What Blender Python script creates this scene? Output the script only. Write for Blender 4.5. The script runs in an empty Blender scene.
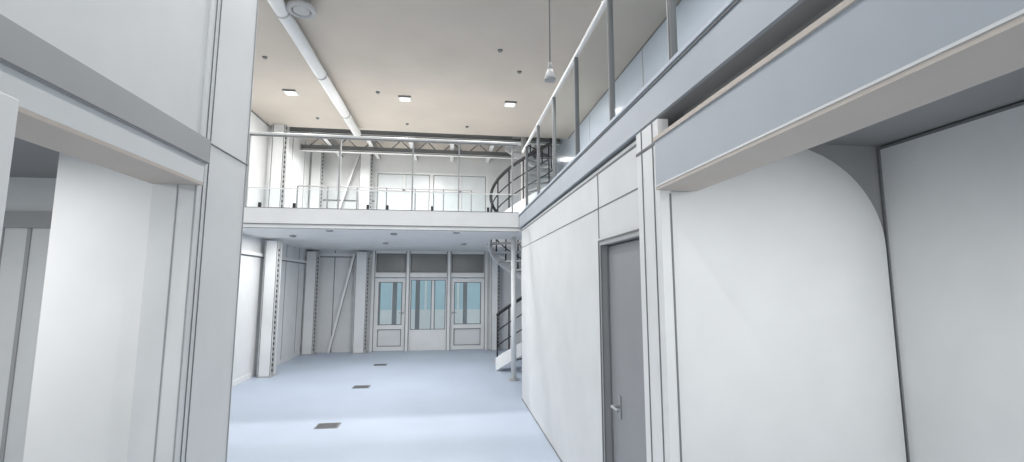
import bpy, bmesh, math
from mathutils import Vector, Matrix
S=bpy.context.scene
try: S.view_settings.view_transform='Standard'
except Exception: pass

# ---------------- materials ----------------
def mat(name,col,rough=0.6,metal=0.0,var=0.03,scale=3.0,bump=0.0,emit=None):
    m=bpy.data.materials.new(name); m.use_nodes=True
    nt=m.node_tree; b=nt.nodes['Principled BSDF']
    tc=nt.nodes.new('ShaderNodeTexCoord'); n=nt.nodes.new('ShaderNodeTexNoise')
    n.inputs['Scale'].default_value=scale; n.inputs['Detail'].default_value=4
    nt.links.new(tc.outputs['Object'],n.inputs['Vector'])
    r=nt.nodes.new('ShaderNodeValToRGB')
    r.color_ramp.elements[0].position=0.3; r.color_ramp.elements[1].position=0.7
    r.color_ramp.elements[0].color=(*[max(0,c*(1-var)) for c in col],1)
    r.color_ramp.elements[1].color=(*[min(1,c*(1+var)) for c in col],1)
    nt.links.new(n.outputs['Fac'],r.inputs['Fac']); nt.links.new(r.outputs['Color'],b.inputs['Base Color'])
    b.inputs['Roughness'].default_value=rough; b.inputs['Metallic'].default_value=metal
    if emit:
        b.inputs['Emission Color'].default_value=(*emit[0],1); b.inputs['Emission Strength'].default_value=emit[1]
    return m
def glassmat(name,col,gl=0.08):
    m=bpy.data.materials.new(name); m.use_nodes=True; nt=m.node_tree; nt.nodes.clear()
    o=nt.nodes.new('ShaderNodeOutputMaterial'); mx=nt.nodes.new('ShaderNodeMixShader')
    t=nt.nodes.new('ShaderNodeBsdfTransparent'); g=nt.nodes.new('ShaderNodeBsdfGlossy')
    t.inputs['Color'].default_value=(*col,1); g.inputs['Roughness'].default_value=0.1
    mx.inputs[0].default_value=gl
    nt.links.new(t.outputs[0],mx.inputs[1]); nt.links.new(g.outputs[0],mx.inputs[2]); nt.links.new(mx.outputs[0],o.inputs['Surface'])
    return m
WHITE=mat('painted_panel_white',(0.71,0.72,0.72),0.6)
WHITE2=mat('trim_white',(0.78,0.785,0.78),0.5)
BLUEW=mat('panel_blue_white',(0.52,0.57,0.64),0.55)
FASC=mat('fascia_blue_grey',(0.44,0.475,0.52),0.5)
GREY=mat('metal_trim_grey',(0.38,0.385,0.39),0.5)
DOORG=mat('door_grey_paint',(0.30,0.305,0.315),0.5)
SEAM=mat('seam_grey',(0.20,0.205,0.21),0.7)
BLACK=mat('black_steel',(0.02,0.02,0.023),0.6)
STEEL=mat('brushed_steel',(0.35,0.36,0.37),0.5,0.2)
BEIGE=mat('ceiling_beige',(0.51,0.465,0.415),0.8,var=0.05,scale=1.2)
BEIGEB=mat('beam_underside_beige',(0.62,0.55,0.49),0.7)
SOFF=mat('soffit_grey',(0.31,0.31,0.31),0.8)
FLOOR=mat('floor_resin_blue',(0.42,0.48,0.57),0.5,var=0.05,scale=0.8)
GLASS=glassmat('clear_glass',(0.94,0.96,0.965),0.012)
GLASSW=mat('frosted_glass',(0.72,0.76,0.77),0.3)
GLASSD=mat('tinted_transom_glass',(0.20,0.205,0.20),0.3)  # even opaque grey for tinted glass
LAMP=mat('lamp_diffuser',(0.9,0.9,0.88),0.5,emit=((1,0.98,0.95),0.9))
GROUND=mat('outside_paving',(0.55,0.62,0.65),0.9)
FACADE=mat('outside_pale_blue_glazing',(0.50,0.66,0.72),0.6)

# ---------------- mesh builder ----------------
class MB:
    def __init__(s,name): s.name=name; s.bm=bmesh.new(); s.mats=[]
    def mi(s,m):
        if m not in s.mats: s.mats.append(m)
        return s.mats.index(m)
    def box(s,x0,x1,y0,y1,z0,z1,m):
        i=s.mi(m)
        v=[s.bm.verts.new((x,y,z)) for x in (x0,x1) for y in (y0,y1) for z in (z0,z1)]
        for f in ((0,1,3,2),(4,6,7,5),(0,4,5,1),(2,3,7,6),(0,2,6,4),(1,5,7,3)):
            fa=s.bm.faces.new([v[k] for k in f]); fa.material_index=i
        return s
    def cyl(s,p0,p1,r,m,n=14,r1=None):
        i=s.mi(m); p0=Vector(p0);p1=Vector(p1);d=(p1-p0)
        q=d.to_track_quat('Z','Y').to_matrix()
        if r1 is None:r1=r
        a=[];b=[]
        for k in range(n):
            t=2*math.pi*k/n; o=q@Vector((math.cos(t),math.sin(t),0))
            a.append(s.bm.verts.new(p0+o*r)); b.append(s.bm.verts.new(p1+o*r1))
        for k in range(n):
            f=s.bm.faces.new((a[k],a[(k+1)%n],b[(k+1)%n],b[k])); f.material_index=i; f.smooth=True
        f=s.bm.faces.new(a[::-1]); f.material_index=i
        f=s.bm.faces.new(b); f.material_index=i
        return s
    def bar(s,p0,p1,w,h,m):
        i=s.mi(m); p0=Vector(p0);p1=Vector(p1)
        q=(p1-p0).to_track_quat('Z','Y').to_matrix()
        c=[(-w/2,-h/2),(w/2,-h/2),(w/2,h/2),(-w/2,h/2)]
        a=[s.bm.verts.new(p0+q@Vector((x,y,0))) for x,y in c]
        b=[s.bm.verts.new(p1+q@Vector((x,y,0))) for x,y in c]
        for k in range(4):
            s.bm.faces.new((a[k],a[(k+1)%4],b[(k+1)%4],b[k])).material_index=i
        s.bm.faces.new(a[::-1]).material_index=i; s.bm.faces.new(b).material_index=i
        return s
    def poly(s,pts,z0,z1,m):
        i=s.mi(m)
        a=[s.bm.verts.new((x,y,z0)) for x,y in pts]; b=[s.bm.verts.new((x,y,z1)) for x,y in pts]
        n=len(pts)
        for k in range(n): s.bm.faces.new((a[k],a[(k+1)%n],b[(k+1)%n],b[k])).material_index=i
        s.bm.faces.new(a[::-1]).material_index=i; s.bm.faces.new(b).material_index=i
    def tube(s,pts,r,m,n=8,closed=False):
        i=s.mi(m); P=[Vector(p) for p in pts]; rings=[]
        for k,p in enumerate(P):
            if closed: d=P[(k+1)%len(P)]-P[k-1]
            else: d=P[min(k+1,len(P)-1)]-P[max(k-1,0)]
            q=d.to_track_quat('Z','Y').to_matrix()
            rings.append([s.bm.verts.new(p+q@Vector((r*math.cos(2*math.pi*j/n),r*math.sin(2*math.pi*j/n),0))) for j in range(n)])
        K=len(P) if closed else len(P)-1
        for k in range(K):
            A=rings[k];B=rings[(k+1)%len(P)]
            for j in range(n):
                f=s.bm.faces.new((A[j],A[(j+1)%n],B[(j+1)%n],B[j])); f.material_index=i; f.smooth=True
        if not closed:
            s.bm.faces.new(rings[0][::-1]).material_index=i; s.bm.faces.new(rings[-1]).material_index=i
    def done(s,bevel=0,loc=None,rotz=0):
        bmesh.ops.recalc_face_normals(s.bm,faces=s.bm.faces[:])
        me=bpy.data.meshes.new(s.name); s.bm.to_mesh(me); s.bm.free()
        for m in s.mats: me.materials.append(m)
        o=bpy.data.objects.new(s.name,me); S.collection.objects.link(o)
        if loc: o.location=loc
        o.rotation_euler[2]=rotz
        if bevel:
            b=o.modifiers.new('bevel','BEVEL'); b.width=bevel; b.segments=2; b.limit_method='ANGLE'
        return o

XL=-3.7; XR=2.55; YF=12.7; ZC=4.97; XW=1.13; XB=1.10; ZM=2.88
YM=7.3

# ---------------- floor / ceilings ----------------
MB('floor').box(XL-0.1,XR+0.1,-2.5,YF+0.1,-0.15,0,FLOOR).done()
m=MB('ceiling'); m.box(XL-0.1,XR+0.1,-2.5,9.6,ZC,ZC+0.12,BEIGE)
m.box(XL-0.1,XR+0.1,9.55,9.6,ZC+0.12,5.5,WHITE)
m.box(XL-0.1,XR+0.1,9.6,YF+0.1,5.45,5.55,BEIGE); m.done()

# ---------------- outer walls ----------------
m=MB('wall_left'); m.box(XL-0.1,XL,3.3,YF+0.1,0,5.45,WHITE)
for y in (4.6,5.9,7.25,8.5,11.0,11.9):
    m.box(XL,XL+0.004,y,y+0.02,0.1,5.4,SEAM)
m.box(XL,XL+0.05,3.3,YF,2.30,2.36,WHITE2); m.box(XL,XL+0.006,3.3,YF,2.27,2.30,SEAM)
m.box(XL,XL+0.006,3.3,9.55,ZC-0.03,ZC,SEAM)
m.done()
MB('baseboard_left').box(XL,XL+0.02,3.3,9.45,0,0.1,WHITE2).done(0.004)
m=MB('wall_right'); m.box(XR,XR+0.1,-2.5,YF+0.1,0,5.45,BLUEW)
for y in (3.2,5.6,8.0): m.box(XR-0.004,XR,y,y+0.02,ZM,ZC,GREY)
m.box(XR-0.006,XR,-2.4,9.55,ZC-0.025,ZC,SEAM)
m.done()

# far wall with opening for entrance (X -2.07..1.02, z 0..2.68) and upper windows
m=MB('wall_far')
m.box(XL,-2.07,YF,YF+0.1,0,5.45,WHITE); m.box(1.02,XR,YF,YF+0.1,0,5.45,WHITE)
m.box(-2.07,1.02,YF,YF+0.1,2.68,3.7,WHITE); m.box(-2.07,1.02,YF,YF+0.1,4.85,5.45,WHITE)
m.box(XL,-2.07,YF-0.03,YF,2.5,2.58,WHITE2); m.box(XL,-2.45,YF-0.006,YF,2.47,2.5,SEAM)
for x in (-3.05,): m.box(x,x+0.02,YF-0.005,YF,0,5.4,SEAM)
for x in (1.3,1.75,2.1): m.box(x,x+0.02,YF-0.005,YF,0,2.6,SEAM)
m.box(XL,-2.07,YF-0.02,YF,4.0,4.03,SEAM)
m.done()

# entrance glazing
def window(name,x0,x1,z0,z1,g,y=YF+0.02,fw=0.05,mull=(),hm=(),fm=WHITE2):
    m=MB(name)
    m.box(x0,x0+fw,y,y+0.07,z0,z1,fm); m.box(x1-fw,x1,y,y+0.07,z0,z1,fm)
    m.box(x0+fw,x1-fw,y,y+0.07,z0,z0+fw,fm); m.box(x0+fw,x1-fw,y,y+0.07,z1-fw,z1,fm)
    m.box(x0+fw,x1-fw,y+0.03,y+0.04,z0+fw,z1-fw,g)
    m.box(x0+fw,x0+fw+0.018,y-0.004,y,z0+fw,z1-fw,SEAM); m.box(x1-fw-0.018,x1-fw,y-0.004,y,z0+fw,z1-fw,SEAM)
    m.box(x0+fw,x1-fw,y-0.004,y,z1-fw-0.018,z1-fw,SEAM); m.box(x0+fw,x1-fw,y-0.004,y,z0+fw,z0+fw+0.018,SEAM)
    for xx in mull: m.box(xx-0.03,xx+0.03,y,y+0.07,z0+fw,z1-fw,fm)
    for zz in hm: m.box(x0+fw,x1-fw,y,y+0.028,zz-0.03,zz+0.03,fm); m.box(x0+fw,x1-fw,y-0.004,y,zz-0.036,zz-0.018,SEAM)
    return m.done(0.003)
m=MB('trim_1')   # entrance main frame
for x in (-2.07,-1.16,-0.06,0.96): m.box(x,x+0.07,YF-0.05,YF+0.1,0,2.68,WHITE2)
for x in (-2.0,-1.18,-1.09,-0.08,0.01,0.94): m.box(x,x+0.018,YF-0.054,YF-0.05,0,2.66,SEAM)
for x0,x1 in ((-2.0,-1.16),(-1.09,-0.06),(0.01,0.96)):
    m.box(x0,x1,YF-0.04,YF+0.1,1.93,2.05,WHITE2); m.box(x0,x1,YF-0.04,YF+0.1,2.62,2.68,WHITE2)
    m.box(x0,x1,YF-0.045,YF-0.04,1.93,1.948,SEAM)
m.done()
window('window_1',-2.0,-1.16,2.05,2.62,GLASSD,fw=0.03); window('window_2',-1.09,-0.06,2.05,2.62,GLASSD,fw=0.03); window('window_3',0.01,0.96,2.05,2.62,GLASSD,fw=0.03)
window('window_4',-1.09,-0.06,0.5,1.93,GLASS,mull=(-0.45,))
m=MB('trim_2'); m.box(-1.09,-0.06,YF+0.02,YF+0.09,0,0.5,WHITE2); m.done(0.004)
def gdoor(name,x0,x1,hs):
    m=MB(name); y=YF+0.02; w=0.10
    m.box(x0,x0+w,y,y+0.05,0.01,1.92,WHITE2); m.box(x1-w,x1,y,y+0.05,0.01,1.92,WHITE2)
    m.box(x0+w,x1-w,y,y+0.05,0.01,0.12,WHITE2); m.box(x0+w,x1-w,y,y+0.05,1.82,1.92,WHITE2)
    m.box(x0+w,x1-w,y,y+0.05,0.56,0.68,WHITE2)
    m.box(x0+w,x1-w,y+0.015,y+0.035,0.12,0.56,WHITE)
    m.box(x0+w,x1-w,y+0.02,y+0.03,0.68,1.82,GLASS)
    for z in (0.12,0.55,0.68,1.80): m.box(x0+w,x1-w,y-0.004,y+0.001,z,z+0.02,SEAM)
    for x in (x0+w,x1-w-0.02): m.box(x,x+0.02,y-0.004,y+0.001,0.12,0.56,SEAM); m.box(x,x+0.025,y-0.004,y+0.001,0.68,1.82,SEAM)
    hx=x1-0.05 if hs>0 else x0+0.05
    m.cyl((hx,y,1.0),(hx,y-0.06,1.0),0.012,STEEL); m.cyl((hx,y-0.06,1.0),(hx-0.12*hs,y-0.06,1.0),0.011,STEEL)
    m.done()
gdoor('door_1',-1.99,-1.17,1); gdoor('door_2',0.02,0.95,-1)
window('window_5',-2.07,-0.55,3.7,4.85,GLASSW,mull=(-1.3,),hm=(4.35,)); window('window_6',-0.55,1.02,3.7,4.85,GLASSW,mull=(0.25,),hm=(4.35,))

# outside
m=MB('outside_ground'); m.box(-14,14,YF+0.1,20,-0.2,-0.02,GROUND); m.done()
m=MB('outside_canopy')
for x in (-2.25,-1.75,-1.05,-0.58,0.42,1.0): m.box(x,x+0.13,14.6,14.73,-0.02,3.0,DOORG)
m.box(-4,4,14.5,15.0,3.0,3.25,GREY); m.done()
m=MB('outside_facade')
m.box(-10,10,19.0,19.2,0.75,4.0,FACADE); m.box(-10,10,18.95,19.2,-0.02,0.75,WHITE2); m.box(-10,10,18.95,19.2,4.0,4.3,WHITE2)
for k in range(-6,7): m.box(k*1.3+0.3,k*1.3+0.38,18.95,19.0,0.75,4.0,WHITE2)
m.done()

# ---------------- steel columns & brace ----------------
def icol(name,x0,x1,y0,y1,z0,z1):
    m=MB(name); t=0.03
    m.box(x0,x1,y0,y0+t,z0,z1,WHITE); m.box(x0,x1,y1-t,y1,z0,z1,WHITE)
    xm=(x0+x1)/2; m.box(xm-0.02,xm+0.02,y0+t,y1-t,z0,z1,WHITE)
    m.box(x1-0.02,x1-0.005,y0-0.006,y0,z0,z1,SEAM); m.box(x0+0.01,x0+0.025,y0-0.006,y0,z0,z1,SEAM)
    m.box(x1,x1+0.04,y0+0.02,y0+0.06,z0,z1,GREY)
    z=z0+0.1
    while z<z1-0.1:
        m.box(x1+0.008,x1+0.032,y0+0.012,y0+0.02,z,z+0.05,BLACK); z+=0.1
    m.box(x0-0.0,x1+0.03,y0-0.03,y1+0.03,z0,z0+0.02,GREY)
    return m.done(0.003)
icol('steel_column',-3.60,-3.36,9.5,9.75,0,2.6)
icol('steel_column',-3.60,-3.36,9.5,9.75,ZM,5.45)
icol('steel_column',XL+0.02,-3.4,12.35,12.6,0,2.6)
icol('steel_column',-2.45,-2.15,12.4,12.62,0,2.6)
icol('steel_column',-2.45,-2.15,12.4,12.62,ZM,5.45)
icol('steel_column',XL+0.02,-3.4,12.35,12.6,ZM,5.45)
icol('steel_column',1.1,1.3,12.4,12.62,0,2.6)
m=MB('diagonal_brace'); m.bar((-3.05,12.5,0.02),(-2.5,12.5,2.55),0.07,0.05,WHITE2); m.bar((-3.015,12.47,0.02),(-2.465,12.47,2.55),0.02,0.01,SEAM); m.done()
m=MB('diagonal_brace'); m.bar((-3.2,12.5,ZM+0.02),(-2.5,12.5,5.2),0.07,0.05,WHITE2); m.bar((-3.165,12.47,ZM+0.02),(-2.465,12.47,5.2),0.02,0.01,SEAM); m.done()

# ---------------- mezzanine ----------------
m=MB('mezzanine_floor')
UZ=2.66
m.box(XL,0.8,YM+0.12,YF,UZ,ZM,WHITE2); m.box(0.8,XR,YM+0.12,9.15,UZ,ZM,WHITE2); m.box(0.8,XR,10.85,YF,UZ,ZM,WHITE2)
m.box(XL,XR,YM,YM+0.12,2.60,ZM+0.03,WHITE2)
m.box(XL,XB,YM-0.02,YM,2.665,ZM+0.04,WHITE2)
m.box(XL,XB,YM-0.024,YM-0.02,2.66,2.674,SEAM)
m.box(XL,XB,YM-0.004,YM,2.60,2.61,SEAM)
m.box(XL,XB,YM-0.024,YM-0.02,ZM+0.03,ZM+0.04,SEAM)
m.done()
m=MB('mezzanine_railing')
Y=YM+0.05; Z0=ZM+0.03
for x in (-3.6,-3.1,-1.75,-0.62,0.12,1.0):
    m.box(x-0.012,x+0.012,Y-0.01,Y+0.02,Z0,4.07,GREY); m.box(x-0.05,x+0.05,Y-0.02,Y+0.03,Z0,Z0+0.015,STEEL)
m.tube([(XL+0.02,Y,4.09),(1.15,Y,4.09)],0.024,WHITE2)
m.box(XL+0.02,1.1,Y-0.02,Y+0.02,4.05,4.062,SEAM)
m.box(XL+0.02,1.1,Y-0.004,Y+0.004,Z0+0.03,3.22,GLASS)
m.box(XL+0.02,1.1,Y-0.008,Y+0.008,3.22,3.235,WHITE2)
for x in (-2.9,-2.4,-1.3,-1.0,-0.3,0.6):
    m.box(x-0.02,x+0.02,Y-0.015,Y+0.015,Z0,Z0+0.09,BLACK)
m.done()
m=MB('inner_guard_rail')
for x in (-2.9,-2.35,-1.8,-1.25,-0.7,-0.15,0.4):
    m.box(x-0.012,x+0.012,9.0,9.03,ZM,3.62,SEAM)
m.tube([(-2.9,9.015,3.62),(0.4,9.015,3.62)],0.014,GREY)
m.done()

# ---------------- right hall wall, portal, balcony ----------------
m=MB('wall_partition')
Y1=7.2; t=0.12
m.box(XW,XW+t,3.31,Y1,0,2.64,WHITE); m.box(XW,XW+t,2.49,3.31,2.07,2.64,WHITE)
m.box(XW-0.004,XW,3.36,Y1,2.33,2.338,SEAM); m.box(XW-0.004,XW,2.5,3.36,2.33,2.338,SEAM)
m.box(XW-0.004,XW,3.36,3.372,2.1,2.6,SEAM)
m.box(XW-0.004,XW,2.5,Y1,2.60,2.615,SEAM)
m.box(XW-0.004,XW,3.33,Y1,0.0,0.015,SEAM)
m.done()
MB('wall_partition_end').box(XW+0.12,XR,Y1-0.1,Y1,0,2.64,WHITE).done()
m=MB('trim_3')  # door casing
m.box(XW-0.02,XW+0.1,3.27,3.31,0,2.07,GREY); m.box(XW-0.02,XW+0.1,2.49,2.53,0,2.07,GREY); m.box(XW-0.02,XW+0.1,2.53,3.27,2.04,2.07,GREY)
m.box(XW-0.026,XW-0.018,3.31,3.322,0,2.08,SEAM); m.box(XW-0.026,XW-0.018,3.262,3.272,0,2.04,SEAM)
m.box(XW-0.026,XW-0.018,2.53,2.54,0,2.04,SEAM); m.box(XW-0.026,XW-0.018,2.49,3.31,2.07,2.08,SEAM)
m.done()
m=MB('door_3')
m.box(XW+0.03,XW+0.075,2.54,3.262,0.008,2.03,DOORG)
m.box(XW+0.024,XW+0.031,3.245,3.262,0.01,2.03,SEAM)
m.box(XW+0.022,XW+0.03,3.07,3.11,0.85,1.0,STEEL)
m.cyl((XW+0.03,3.09,0.93),(XW-0.03,3.09,0.93),0.011,STEEL); m.cyl((XW-0.03,3.10,0.93),(XW-0.03,2.98,0.93),0.01,STEEL)
for z in (0.25,1.0,1.8): m.cyl((XW+0.02,2.545,z-0.05),(XW+0.02,2.545,z+0.05),0.009,STEEL)
m.done(0.003)
m=MB('portal_post_right')
m.box(1.07,1.13,2.2,2.48,0,2.62,WHITE2)
for y in (2.26,2.40): m.box(1.066,1.07,y,y+0.010,0,2.62,SEAM)
m.box(1.064,1.07,2.2,2.48,2.49,2.505,SEAM); m.box(1.12,1.13,2.196,2.2,0,2.22,SEAM)
m.done(0.004)
m=MB('portal_beam_right')
m.box(1.05,1.27,-2.5,2.2,2.25,2.49,FASC)
m.box(1.05,1.27,-2.5,2.2,2.235,2.25,BEIGEB)
m.box(1.04,1.09,-2.5,2.2,2.49,2.51,BEIGEB); m.box(1.046,1.05,-2.5,2.2,2.25,2.258,WHITE2)
m.done()
m=MB('balcony_floor')
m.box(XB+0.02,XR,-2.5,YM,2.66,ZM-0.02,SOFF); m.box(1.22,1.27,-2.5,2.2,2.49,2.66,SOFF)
m.box(XB,XB+0.02,-2.5,YM,2.66,ZM-0.02,FASC); m.box(XB-0.015,XB+0.1,-2.5,YM,ZM-0.02,ZM,BLUEW)
m.box(XB-0.008,XB,-2.5,YM,ZM-0.035,ZM-0.02,SEAM)
m.done()
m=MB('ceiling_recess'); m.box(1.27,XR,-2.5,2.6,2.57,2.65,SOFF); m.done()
m=MB('wall_recess_back'); m.box(1.26,XR,2.34,2.44,0,2.57,SOFF); m.done()  # dark corner outside the lit arc put into the grey of this wall
m=MB('wall_recess_side'); m.box(XR-0.03,XR-0.001,-2.5,2.335,0,2.56,WHITE2)
m.box(XR-0.034,XR-0.03,-2.5,2.335,2.545,2.56,SEAM); m.box(XR-0.04,XR-0.03,2.322,2.335,0,2.56,SEAM); m.done()
# added panel: lit arc and darker edges of the wall put into its shape
m=MB('lit_arc_panel'); i=m.mi(WHITE2)
x0,x1,zt=1.135,2.50,2.56; rx,rz=0.66,0.60; D=0.5
NX,NZ=60,80
def prof(u,v):
    z=v*zt
    xm=x1
    if z>zt-rz:
        q=(z-(zt-rz))/rz; xm=(x1-rx)+rx*math.sqrt(max(0,1-q*q))
    x=x0+u*(xm-x0)
    if x>x1-rx and z>zt-rz:
        d=(1-math.hypot((x-(x1-rx))/rx,(z-(zt-rz))/rz))*0.5*(rx+rz)
    elif z>zt-rz: d=min(zt-z,9)
    else: d=x1-x
    d=max(0,d); k=max(0,1-d/D)
    return (x,2.225+0.10*k**2.2,z)
g=[[m.bm.verts.new(prof(a/NX,b/NZ)) for a in range(NX+1)] for b in range(NZ+1)]
for b in range(NZ):
    for a in range(NX):
        f=m.bm.faces.new((g[b][a],g[b][a+1],g[b+1][a+1],g[b+1][a])); f.material_index=i; f.smooth=True
o=m.done()

m=MB('balcony_railing')
X=1.16; ys=[-0.63,0.3,1.23,2.16,3.08,4.01,4.95,5.9,6.85]
for y in ys:
    m.box(X-0.018,X+0.018,y-0.005,y+0.005,ZM,3.90,SEAM); m.box(X-0.018,X+0.018,y+0.022,y+0.032,ZM,3.90,GREY)
    m.box(X-0.04,X+0.04,y-0.03,y+0.06,ZM,ZM+0.012,GREY)
m.tube([(X,-2.4,3.92),(X,7.25,3.92)],0.022,WHITE2)
for a,b in zip(ys[:-1],ys[1:]): m.box(X-0.004,X+0.004,a+0.05,b-0.02,ZM+0.06,3.84,GLASS)
m.done()

# ---------------- left portal ----------------
XP=-1.22
m=MB('portal_column_left')
m.box(-1.42,XP,2.36,2.88,0,ZC,WHITE); m.box(-1.6,-1.42,2.6,2.88,0,ZC,WHITE)
m.box(XP,XP+0.004,2.86,2.868,0,ZC,GREY)
for y in (2.40,2.44): m.box(XP,XP+0.004,y,y+0.006,0,ZC,SEAM)
m.box(XP,XP+0.005,2.44,2.88,2.46,2.468,SEAM)
for x in (-1.31,-1.23): m.box(x,x+0.006,2.356,2.36,0,2.23,GREY)
m.done(0.004)
m=MB('portal_beam_left')
m.box(-1.42,XP+0.02,-2.5,2.37,2.245,2.34,WHITE2); m.box(-1.42,XP+0.035,-2.5,2.38,2.34,2.46,GREY)
m.box(-1.42,XP+0.02,-2.5,2.37,2.23,2.245,BEIGEB); m.box(XP+0.035,XP+0.038,-2.5,2.38,2.34,2.346,SEAM)
m.done(0.003)
m=MB('wall_upper_left'); m.box(-1.42,XP-0.01,-2.5,2.36,2.46,ZC,WHITE); m.box(XP-0.01,XP-0.006,-2.5,2.36,2.475,2.482,SEAM); m.done()
m=MB('portal_post_left'); m.box(-1.42,XP+0.01,1.15,1.40,0,2.23,WHITE2); m.box(XP+0.01,XP+0.03,1.1,1.39,0,2.26,WHITE2)
m.done(0.004)
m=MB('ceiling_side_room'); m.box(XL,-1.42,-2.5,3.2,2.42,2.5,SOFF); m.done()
m=MB('wall_side_room_partition'); m.box(-1.9,-1.42,2.45,2.6,0,2.42,WHITE2); m.done()
m=MB('wall_side_room_back'); m.box(XL-0.1,-1.6,3.2,3.3,0,ZC,WHITE)
m.box(XL,-1.6,3.17,3.2,2.1,2.2,GREY)
for x in (-3.4,-3.1,-2.75,-2.6,-2.2): m.box(x,x+0.02,3.19,3.2,0,2.1,GREY)
m.done()
MB('wall_side_room_left').box(XL-0.1,XL,-2.5,3.2,0,ZC,WHITE).done()

# ---------------- ceiling fittings ----------------
m=MB('ceiling_pipe'); m.tube([(-1.95,3.2,4.86),(-1.95,9.5,4.86)],0.08,WHITE,16)
for y in (3.6,5.2,6.8,8.4): m.box(-1.97,-1.93,y,y+0.03,4.9,ZC,GREY); m.cyl((-1.95,y,4.86),(-1.95,y+0.03,4.86),0.086,GREY,16)
m.done()
m=MB('round_ceiling_vent'); 
m.tube([(-1.72+0.13*math.cos(a*math.pi/12),5.15+0.13*math.sin(a*math.pi/12),4.86) for a in range(24)],0.035,GREY,8,True)
m.cyl((-1.72,5.15,4.84),(-1.72,5.15,ZC),0.09,GREY,20); m.done()
def downlight(x,y,z,w):
    m=MB('recessed_downlight')
    m.box(-w/2-.03,w/2+.03,-w/2-.03,w/2+.03,-0.02,0,WHITE2); m.box(-w/2,w/2,-w/2,w/2,-0.03,-0.02,LAMP)
    m.box(-w/2-.035,w/2+.035,-w/2-.045,-w/2-.03,-0.03,0,SEAM)
    m.done(loc=(x,y,z))
def area(name,x,y,z,w,p,col=(1,0.99,0.98),rx=0,ry=0):
    l=bpy.data.lights.new(name,'AREA'); l.energy=p; l.size=w; l.color=col
    o=bpy.data.objects.new(name,l); o.location=(x,y,z); o.rotation_euler=(rx,ry,0); S.collection.objects.link(o); return o
for y,p in ((7.8,50),(4.2,40),(0.8,27)):  # the two nearer rows are added out of view to light the hall
    for x in (-2.7,-0.82,1.02):
        if y<3 and x<-1.3: continue
        downlight(x,y,ZC,0.14); area('downlight_lamp',x,y,ZC-0.04,0.14,p)
for x in (-2.6,-0.6): area('upper_fill',x,11.0,4.9,0.3,52)  # fill lights added for the upper floor, no fixtures modelled
def sensor(x,y,z,r=0.035):
    m=MB('ceiling_sensor'); m.cyl((0,0,-0.025),(0,0,0),r*0.7,SEAM,16,r); m.done(loc=(x,y,z))
for x,y in ((-2.66,6.59),(0.64,5.95),(1.0,6.55),(-1.25,7.6),(-2.6,9.0),(-0.9,9.1),(0.3,9.1)): sensor(x,y,ZC)
for x,y in ((-2.0,7.9),(-1.0,8.3),(0.1,7.9),(-2.9,8.9),(-1.4,10.2),(0.3,10.2)):
    m=MB('recessed_spot'); m.cyl((0,0,-0.03),(0,0,0),0.06,GREY,16); m.cyl((0,0,-0.035),(0,0,-0.03),0.035,SEAM,12); m.done(loc=(x,y,UZ))
    area('spot_lamp',x,y,UZ-0.05,0.07,19)
m=MB('roof_joists')
for x in (-3.0,-2.0,-1.0,0.0,1.0,2.0):
    m.box(x-0.05,x+0.05,9.62,12.68,5.2,5.22,WHITE2); m.box(x-0.01,x+0.01,9.62,12.68,5.22,5.45,GREY)
    m.box(x+0.05,x+0.058,9.62,12.68,5.19,5.225,SEAM)
for y in (10.3,11.6):
    m.box(XL+0.01,XR-0.01,y-0.08,y+0.08,5.05,5.08,WHITE2); m.box(XL+0.01,XR-0.01,y-0.015,y+0.015,5.08,5.2,SEAM)
    m.box(XL+0.01,XR-0.01,y-0.09,y-0.08,5.04,5.06,SEAM)
    for k in range(9):
        x=-3.6+k*0.66; m.bar((x,y,5.09),(x+0.33,y,5.4),0.025,0.025,SEAM); m.bar((x+0.33,y,5.4),(x+0.66,y,5.09),0.025,0.025,SEAM)
m.done()
m=MB('pendant_lamp')
m.cyl((0,0,0),(0,0,-1.3),0.006,SEAM,8); m.cyl((0,0,-1.29),(0,0,-1.36),0.018,GREY,12); m.cyl((0,0,-1.35),(0,0,-1.43),0.025,WHITE2,16,0.05); m.cyl((0,0,-1.43),(0,0,-1.45),0.05,GREY,16)
m.done(loc=(0.84,3.73,ZC))

# floor grates
for y in (6.2,8.4,10.6):
    m=MB('floor_grate'); m.box(-0.14,0.14,-0.11,0.11,0,0.006,SEAM)
    for k in range(8): m.box(-0.12+k*0.03,-0.103+k*0.03,-0.09,0.09,0.006,0.009,BLACK)
    m.done(loc=(-1.48,y,0))

m=MB('support_pole'); m.cyl((1.2,8.63,0.0),(1.2,8.63,UZ),0.05,WHITE2,18); m.cyl((1.2,8.63,0),(1.2,8.63,0.02),0.1,GREY,18); m.done()

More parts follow.
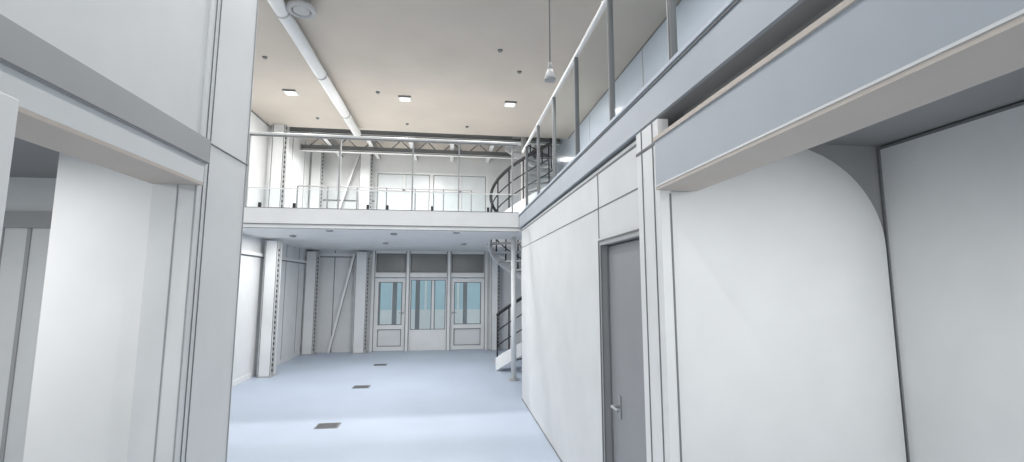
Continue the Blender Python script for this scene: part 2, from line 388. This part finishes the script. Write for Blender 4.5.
# spiral stair
m=MB('spiral_staircase')
cx,cy,R=1.62,10.0,0.76; n=27; dz=0.192; da=math.radians(24); a0=math.radians(200)
m.cyl((cx,cy,0),(cx,cy,5.3),0.06,WHITE2,18)
for k in range(n):
    a=a0+k*da; z=dz*(k+1)
    pts=[(cx+0.05*math.cos(a),cy+0.05*math.sin(a))]+[(cx+R*math.cos(a+da*1.1*j/4),cy+R*math.sin(a+da*1.1*j/4)) for j in range(5)]
    m.poly(pts,z-0.04,z,GREY)
    bx,by=cx+(R-0.02)*math.cos(a+da/2),cy+(R-0.02)*math.sin(a+da/2)
    m.cyl((bx,by,z-0.02),(bx,by,z+0.92),0.016,BLACK,8)
H=lambda k,o,r:(cx+r*math.cos(a0+(k+.5)*da),cy+r*math.sin(a0+(k+.5)*da),dz*(k+1)+o)
ks=[i*0.25 for i in range(4*(n-1)+1)]
m.tube([H(k,0.93,R-0.02) for k in ks],0.034,BLACK)
for o in (0.3,0.6): m.tube([H(k,o,R-0.02) for k in ks],0.014,BLACK,6)
i=m.mi(WHITE2)
prev=None
for k in ks:
    x,y,z=H(k,0,R+0.005); x2,y2,_=H(k,0,R+0.025)
    r=[m.bm.verts.new(c) for c in ((x,y,z-0.2),(x2,y2,z-0.2),(x2,y2,z+0.06),(x,y,z+0.06))]
    if prev:
        for j in range(4): m.bm.faces.new((prev[j],prev[(j+1)%4],r[(j+1)%4],r[j])).material_index=i
    prev=r
m.done()

# ---------------- lights ----------------
l=bpy.data.lights.new('recess_spot','SPOT'); l.energy=75; l.spot_size=math.radians(120); l.spot_blend=1.0; l.shadow_soft_size=0.2
o=bpy.data.objects.new('recess_spot',l); S.collection.objects.link(o); o.location=(1.7,0.5,2.2)
o.rotation_euler=(Vector((1.6,2.3,0.7))-o.location).to_track_quat('-Z','Y').to_euler()
area('side_room_fill',-2.3,1.6,2.38,0.2,24)  # added light without a fixture, brightens the side room
w=bpy.data.worlds.new('World'); S.world=w; w.use_nodes=True
b=w.node_tree.nodes['Background']; b.inputs[0].default_value=(0.84,0.91,0.95,1); b.inputs[1].default_value=1.08

# ---------------- camera ----------------
c=bpy.data.cameras.new('camera'); c.sensor_width=36; c.lens=36*457/1024; c.clip_start=0.05
o=bpy.data.objects.new('camera',c); S.collection.objects.link(o); S.camera=o
o.location=(0,0,1.75); o.rotation_euler=(math.radians(90+6.7),0,math.radians(-7.7))
